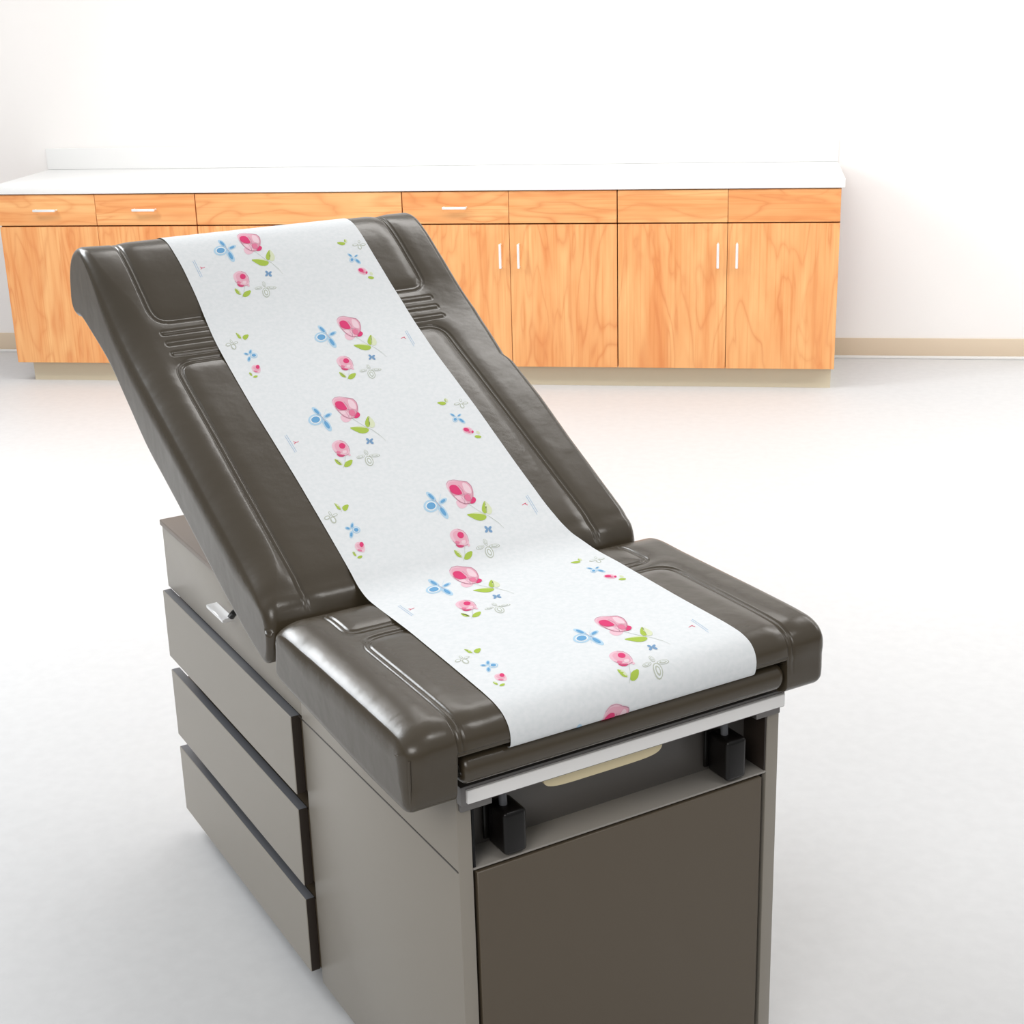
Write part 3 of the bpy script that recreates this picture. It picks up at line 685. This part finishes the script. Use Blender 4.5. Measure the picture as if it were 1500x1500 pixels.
MOTIF['D'] = """1 leaf -132,507 -80,511 -33,502 6,479 18,453 2,425 -28,410 -73,409 -111,433 -143,481
1 leaf 51,575 28,543 18,511 20,480 30,478 49,503 60,534 62,572
1 leafp 68,581 87,558 89,526 73,485 55,464 33,465 31,497 49,561
0 grey 310,407 296,412 291,432 296,461 310,487 327,500 340,496 346,476 340,447 326,421
1 w 312,421 305,425 303,440 306,460 315,478 324,486 331,483 334,468 330,448 322,430
0 grey 266,372 246,352 209,340 169,342 143,357 139,379 160,399 197,411 236,409 263,394
1 w 247,373 234,362 209,356 181,357 162,366 158,378 171,389 197,395 224,394 244,385
0 grey 423,348 402,329 367,321 331,327 309,346 308,369 329,388 364,396 399,390 422,371
1 w 406,351 392,341 369,337 344,342 327,353 325,366 338,376 362,380 387,375 403,364
0 grey 272,230 244,227 226,251 224,291 239,335 265,363 292,366 310,343 312,302 297,259
1 w 270,250 255,250 245,268 244,297 251,326 266,343 281,343 291,325 292,296 285,268
0 sky 6,44 -8,39 -25,45 -42,62 -56,87 -64,114 -64,138 -56,155 -42,160 -25,154 -7,137 7,112 14,85 14,61
2 blue -7,67 -15,64 -24,68 -34,78 -42,93 -47,108 -47,122 -43,131 -35,134 -25,131 -15,120 -7,106 -3,91 -3,77
0 sky 143,86 137,71 121,55 100,39 76,28 55,24 40,27 36,37 42,52 57,69 79,84 103,95 124,99 138,96
2 blue 120,76 117,68 108,58 95,50 81,43 69,41 61,42 58,47 62,56 71,65 83,74 97,80 109,83 118,81
0 sky 23,-21 8,-54 -16,-82 -44,-99 -70,-103 -90,-91 -99,-68 -96,-36 -81,-3 -57,25 -29,42 -2,46 18,35 27,11
1 w 8,-23 -3,-46 -21,-67 -42,-79 -61,-82 -76,-74 -83,-57 -80,-34 -69,-10 -52,10 -31,23 -12,25 3,17 10,0
2 blue -2,-24 -10,-42 -24,-58 -40,-67 -56,-69 -67,-63 -73,-50 -71,-33 -62,-15 -49,1 -33,11 -17,13 -6,6 0,-7
0 sky 98,-170 78,-177 56,-166 34,-139 19,-102 13,-62 17,-27 30,-3 50,4 73,-8 94,-34 109,-72 115,-112 111,-147
2 blue 84,-135 73,-139 60,-132 48,-116 39,-95 35,-72 37,-52 44,-38 55,-35 68,-42 80,-57 89,-79 93,-102 91,-122
0 pale -5,-282 16,-271 38,-266 59,-268 81,-276 103,-290 120,-308 132,-330 139,-356 141,-386 137,-412 127,-435 111,-455 88,-472 68,-482 48,-485 31,-480 15,-469 1,-457 -13,-444 -25,-430 -35,-416 -43,-399 -46,-380 -46,-359 -43,-335 -35,-314 -22,-296
1 pink 13,-302 33,-295 51,-294 68,-298 83,-308 96,-324 104,-343 107,-365 104,-389 96,-416 85,-434 69,-443 50,-443 27,-434 10,-420 -3,-402 -10,-380 -13,-353 -10,-332 -1,-315
2 deep 68,-380 42,-398 10,-396 -15,-375 -25,-344 -15,-313 11,-294 43,-296 68,-317 78,-349
2 deep 133,-434 114,-457 94,-463 83,-449 90,-422 109,-399 129,-393 140,-408
2 mid 78,-419 60,-437 39,-441 26,-428 29,-406 46,-388 67,-385 80,-398
1 leaf 97,-542 131,-532 165,-540 199,-566 205,-591 183,-617 154,-625 117,-615 94,-594 85,-563
1 leafp 206,-417 181,-439 167,-469 165,-507 177,-496 205,-436
1 leafp 219,-427 230,-478 218,-511 185,-526 180,-501 202,-434"""
MOTIF['T'] = """0 ink -41,211 -41,200 -50,195 -50,206
0 ink -41,193 -41,180 -50,175 -50,189
0 ink -41,173 -41,151 -50,146 -50,169
0 ink -41,144 -40,125 -50,121 -50,140
0 ink -40,119 -40,108 -50,103 -50,114
0 ink -40,101 -40,85 -49,80 -50,97
0 ink -40,78 -40,61 -49,56 -49,74
0 ink -40,54 -40,42 -49,38 -49,50
0 ink -40,36 -40,15 -49,10 -49,31
0 ink -40,8 -40,-3 -49,-8 -49,4
0 ink -40,-10 -40,-26 -49,-30 -49,-14
0 ink -40,-32 -40,-50 -49,-54 -49,-36
0 ink -40,-56 -39,-73 -49,-77 -49,-61
0 ink -39,-79 -39,-98 -48,-102 -49,-83
0 ink -39,-104 -39,-125 -48,-130 -48,-109
0 ink -39,-132 -39,-157 -48,-161 -48,-136
0 ink -39,-163 -39,-177 -48,-181 -48,-167
0 ink -39,-183 -39,-203 -48,-207 -48,-188
0 ink -39,-209 -39,-230 -48,-234 -48,-214
0 ink -39,-236 -39,-250 -48,-255 -48,-241
0 ink -6,228 -6,218 -16,214 -16,223
0 ink -6,212 -6,186 -15,182 -16,207
0 ink -6,180 -6,165 -15,161 -15,175
0 ink -6,159 -6,144 -15,139 -15,154
0 ink -6,137 -6,113 -15,109 -15,133
0 ink -6,107 -6,88 -15,83 -15,103
0 ink -6,82 -6,64 -15,60 -15,77
0 ink -6,58 -6,36 -15,31 -15,53
0 ink -6,29 -6,19 -15,15 -15,25
0 ink -6,13 -5,-8 -15,-12 -15,9
0 ink -5,-14 -5,-30 -15,-34 -15,-19
0 ink -5,-36 -5,-47 -15,-52 -15,-41
0 ink -5,-54 -5,-74 -14,-78 -14,-58
0 ink -5,-80 -5,-105 -14,-109 -14,-85
0 ink -5,-111 -5,-124 -14,-128 -14,-115
0 ink -5,-130 -5,-150 -14,-154 -14,-135
0 ink -5,-156 -5,-170 -14,-175 -14,-161
0 ink -5,-177 -5,-198 -14,-202 -14,-181
0 ink -5,-204 -5,-225 -14,-230 -14,-209
0 ink -5,-232 -5,-239 -14,-244 -14,-236
0 red 34,17 58,-13 67,1 44,30
0 red 58,-13 83,-19 86,-4 67,1
0 red 83,-19 125,-4 127,11 86,-4
0 red 70,-2 26,-35 29,-48 73,-14"""
MOTIF['X'] = """0 ink 37,208 35,187 25,183 26,205
0 ink 34,181 33,162 23,158 24,177
0 ink 32,156 31,136 20,133 22,152
0 ink 30,130 28,109 18,105 20,127
0 ink 28,103 27,88 16,84 18,99
0 ink 26,82 24,61 14,58 16,78
0 ink 24,55 22,33 12,29 14,52
0 ink 22,27 21,17 11,13 11,23
0 ink 20,11 18,-11 8,-15 10,7
0 ink 18,-17 17,-32 7,-35 8,-21
0 ink 16,-38 15,-54 5,-58 6,-41
0 ink 14,-60 13,-71 3,-75 4,-64
0 ink 13,-77 11,-96 1,-100 3,-81
0 ink 11,-102 10,-116 0,-119 1,-106
0 ink 9,-121 7,-143 -3,-147 -1,-125
0 ink 7,-149 6,-162 -4,-166 -3,-153
0 ink 5,-168 4,-185 -6,-189 -5,-172
0 ink 3,-191 2,-206 -8,-210 -6,-195
0 ink 2,-212 0,-230 -10,-233 -8,-216
0 ink 0,-236 -1,-248 -11,-251 -10,-239
0 ink -2,-254 -3,-265 -13,-269 -12,-257
0 ink -3,-271 -3,-272 -13,-276 -13,-274
0 ink 74,222 72,201 62,198 64,218
0 ink 72,195 70,178 60,174 62,192
0 ink 70,172 68,149 58,145 60,168
0 ink 67,143 66,131 56,127 57,139
0 ink 66,125 64,103 54,99 56,121
0 ink 64,97 63,85 52,82 53,93
0 ink 62,79 60,56 50,52 52,76
0 ink 60,50 58,31 48,28 49,46
0 ink 57,25 56,7 46,4 47,22
0 ink 55,1 53,-22 43,-26 45,-2
0 ink 53,-28 51,-49 41,-52 43,-32
0 ink 51,-55 49,-76 39,-79 41,-58
0 ink 48,-82 48,-91 38,-95 38,-85
0 ink 47,-97 46,-112 36,-115 37,-101
0 ink 45,-118 45,-128 35,-131 35,-121
0 ink 44,-134 43,-146 33,-149 34,-137
0 ink 43,-151 42,-164 31,-167 33,-155
0 ink 41,-169 39,-191 29,-195 31,-173
0 ink 39,-197 38,-208 28,-211 29,-201
0 ink 37,-214 37,-214 27,-218 27,-217
0 red -149,6 -98,27 -96,42 -148,21
0 red -98,27 -58,37 -55,52 -96,42
0 red -86,31 -60,-19 -47,-8 -73,43"""
PLACE = [('A', .2222, 1.435), ('A', .323, 1.1667), ('A', .2169, .9411), ('A', .3144, .6786), ('A', .2258, .4875), ('A', .3172, .203), ('A', .2181, -.003),
         ('B', .1171, 1.1186), ('B', .106, .6356), ('B', .1025, .1684), ('D', .4148, 1.3431), ('D', .4056, .8548), ('D', .4207, .3922),
         ('T', .1056, 1.3673), ('T', .095, .8671), ('T', .0965, .4121), ('X', .4269, 1.1017), ('X', .4242, .6096), ('X', .425, .1235)]
inks = list(INK)
def clip(poly, s, keep_above):
    out = []
    for p, q in zip(poly, poly[1:] + poly[:1]):
        ip = (p[1] >= s) == keep_above; iq = (q[1] >= s) == keep_above
        if ip: out.append(p)
        if ip != iq:
            t = (s - p[1]) / (q[1] - p[1]); out.append((p[0] + t * (q[0] - p[0]), s))
    return out
for key, av, as_ in PLACE:
    for line in MOTIF[key].split('\n'):
        f = line.split(); lay, col = int(f[0]), f[1]
        poly = [(av + float(x.split(',')[0]) * 1e-4, as_ + float(x.split(',')[1]) * 1e-4) for x in f[2:]]
        s0 = min(p[1] for p in poly); s1_ = max(p[1] for p in poly)
        if s1_ < -.06: continue
        cuts = list(np.arange(math.ceil(s0 / .005) * .005, s1_, .005)) if s1_ - s0 > .004 else []
        pieces = []; rest = poly
        for cc in cuts:
            lo = clip(rest, cc, False); rest = clip(rest, cc, True)
            if len(lo) > 2: pieces.append(lo)
        if len(rest) > 2: pieces.append(rest)
        for pc in pieces:
            if max(p[1] for p in pc) < -.055: continue
            n0 = len(verts); cen = sum(p[0] for p in pc) / len(pc)
            for v, s in pc:
                u, h = on_prof(s, PAPER_OFF + .00022 + .00016 * lay)
                verts.append((v, u, h))
            ids = list(range(n0, n0 + len(pc)))
            faces.append(tuple(ids)); mi.append(1 + inks.index(col))
me = bpy.data.meshes.new('exam_paper')
me.from_pydata(verts, [], faces)
for p, i in zip(me.polygons, mi): p.material_index = i
for p in me.polygons: p.use_smooth = p.material_index == 0
paper = link('exam_paper', me, [M['paper']] + [M['ink_' + k] for k in inks])
paper.location = T.location; paper.rotation_euler = T.rotation_euler
tag(paper, 'white paper sheet printed with pink roses and blue butterflies, lying along the brown exam table', 'paper sheet')
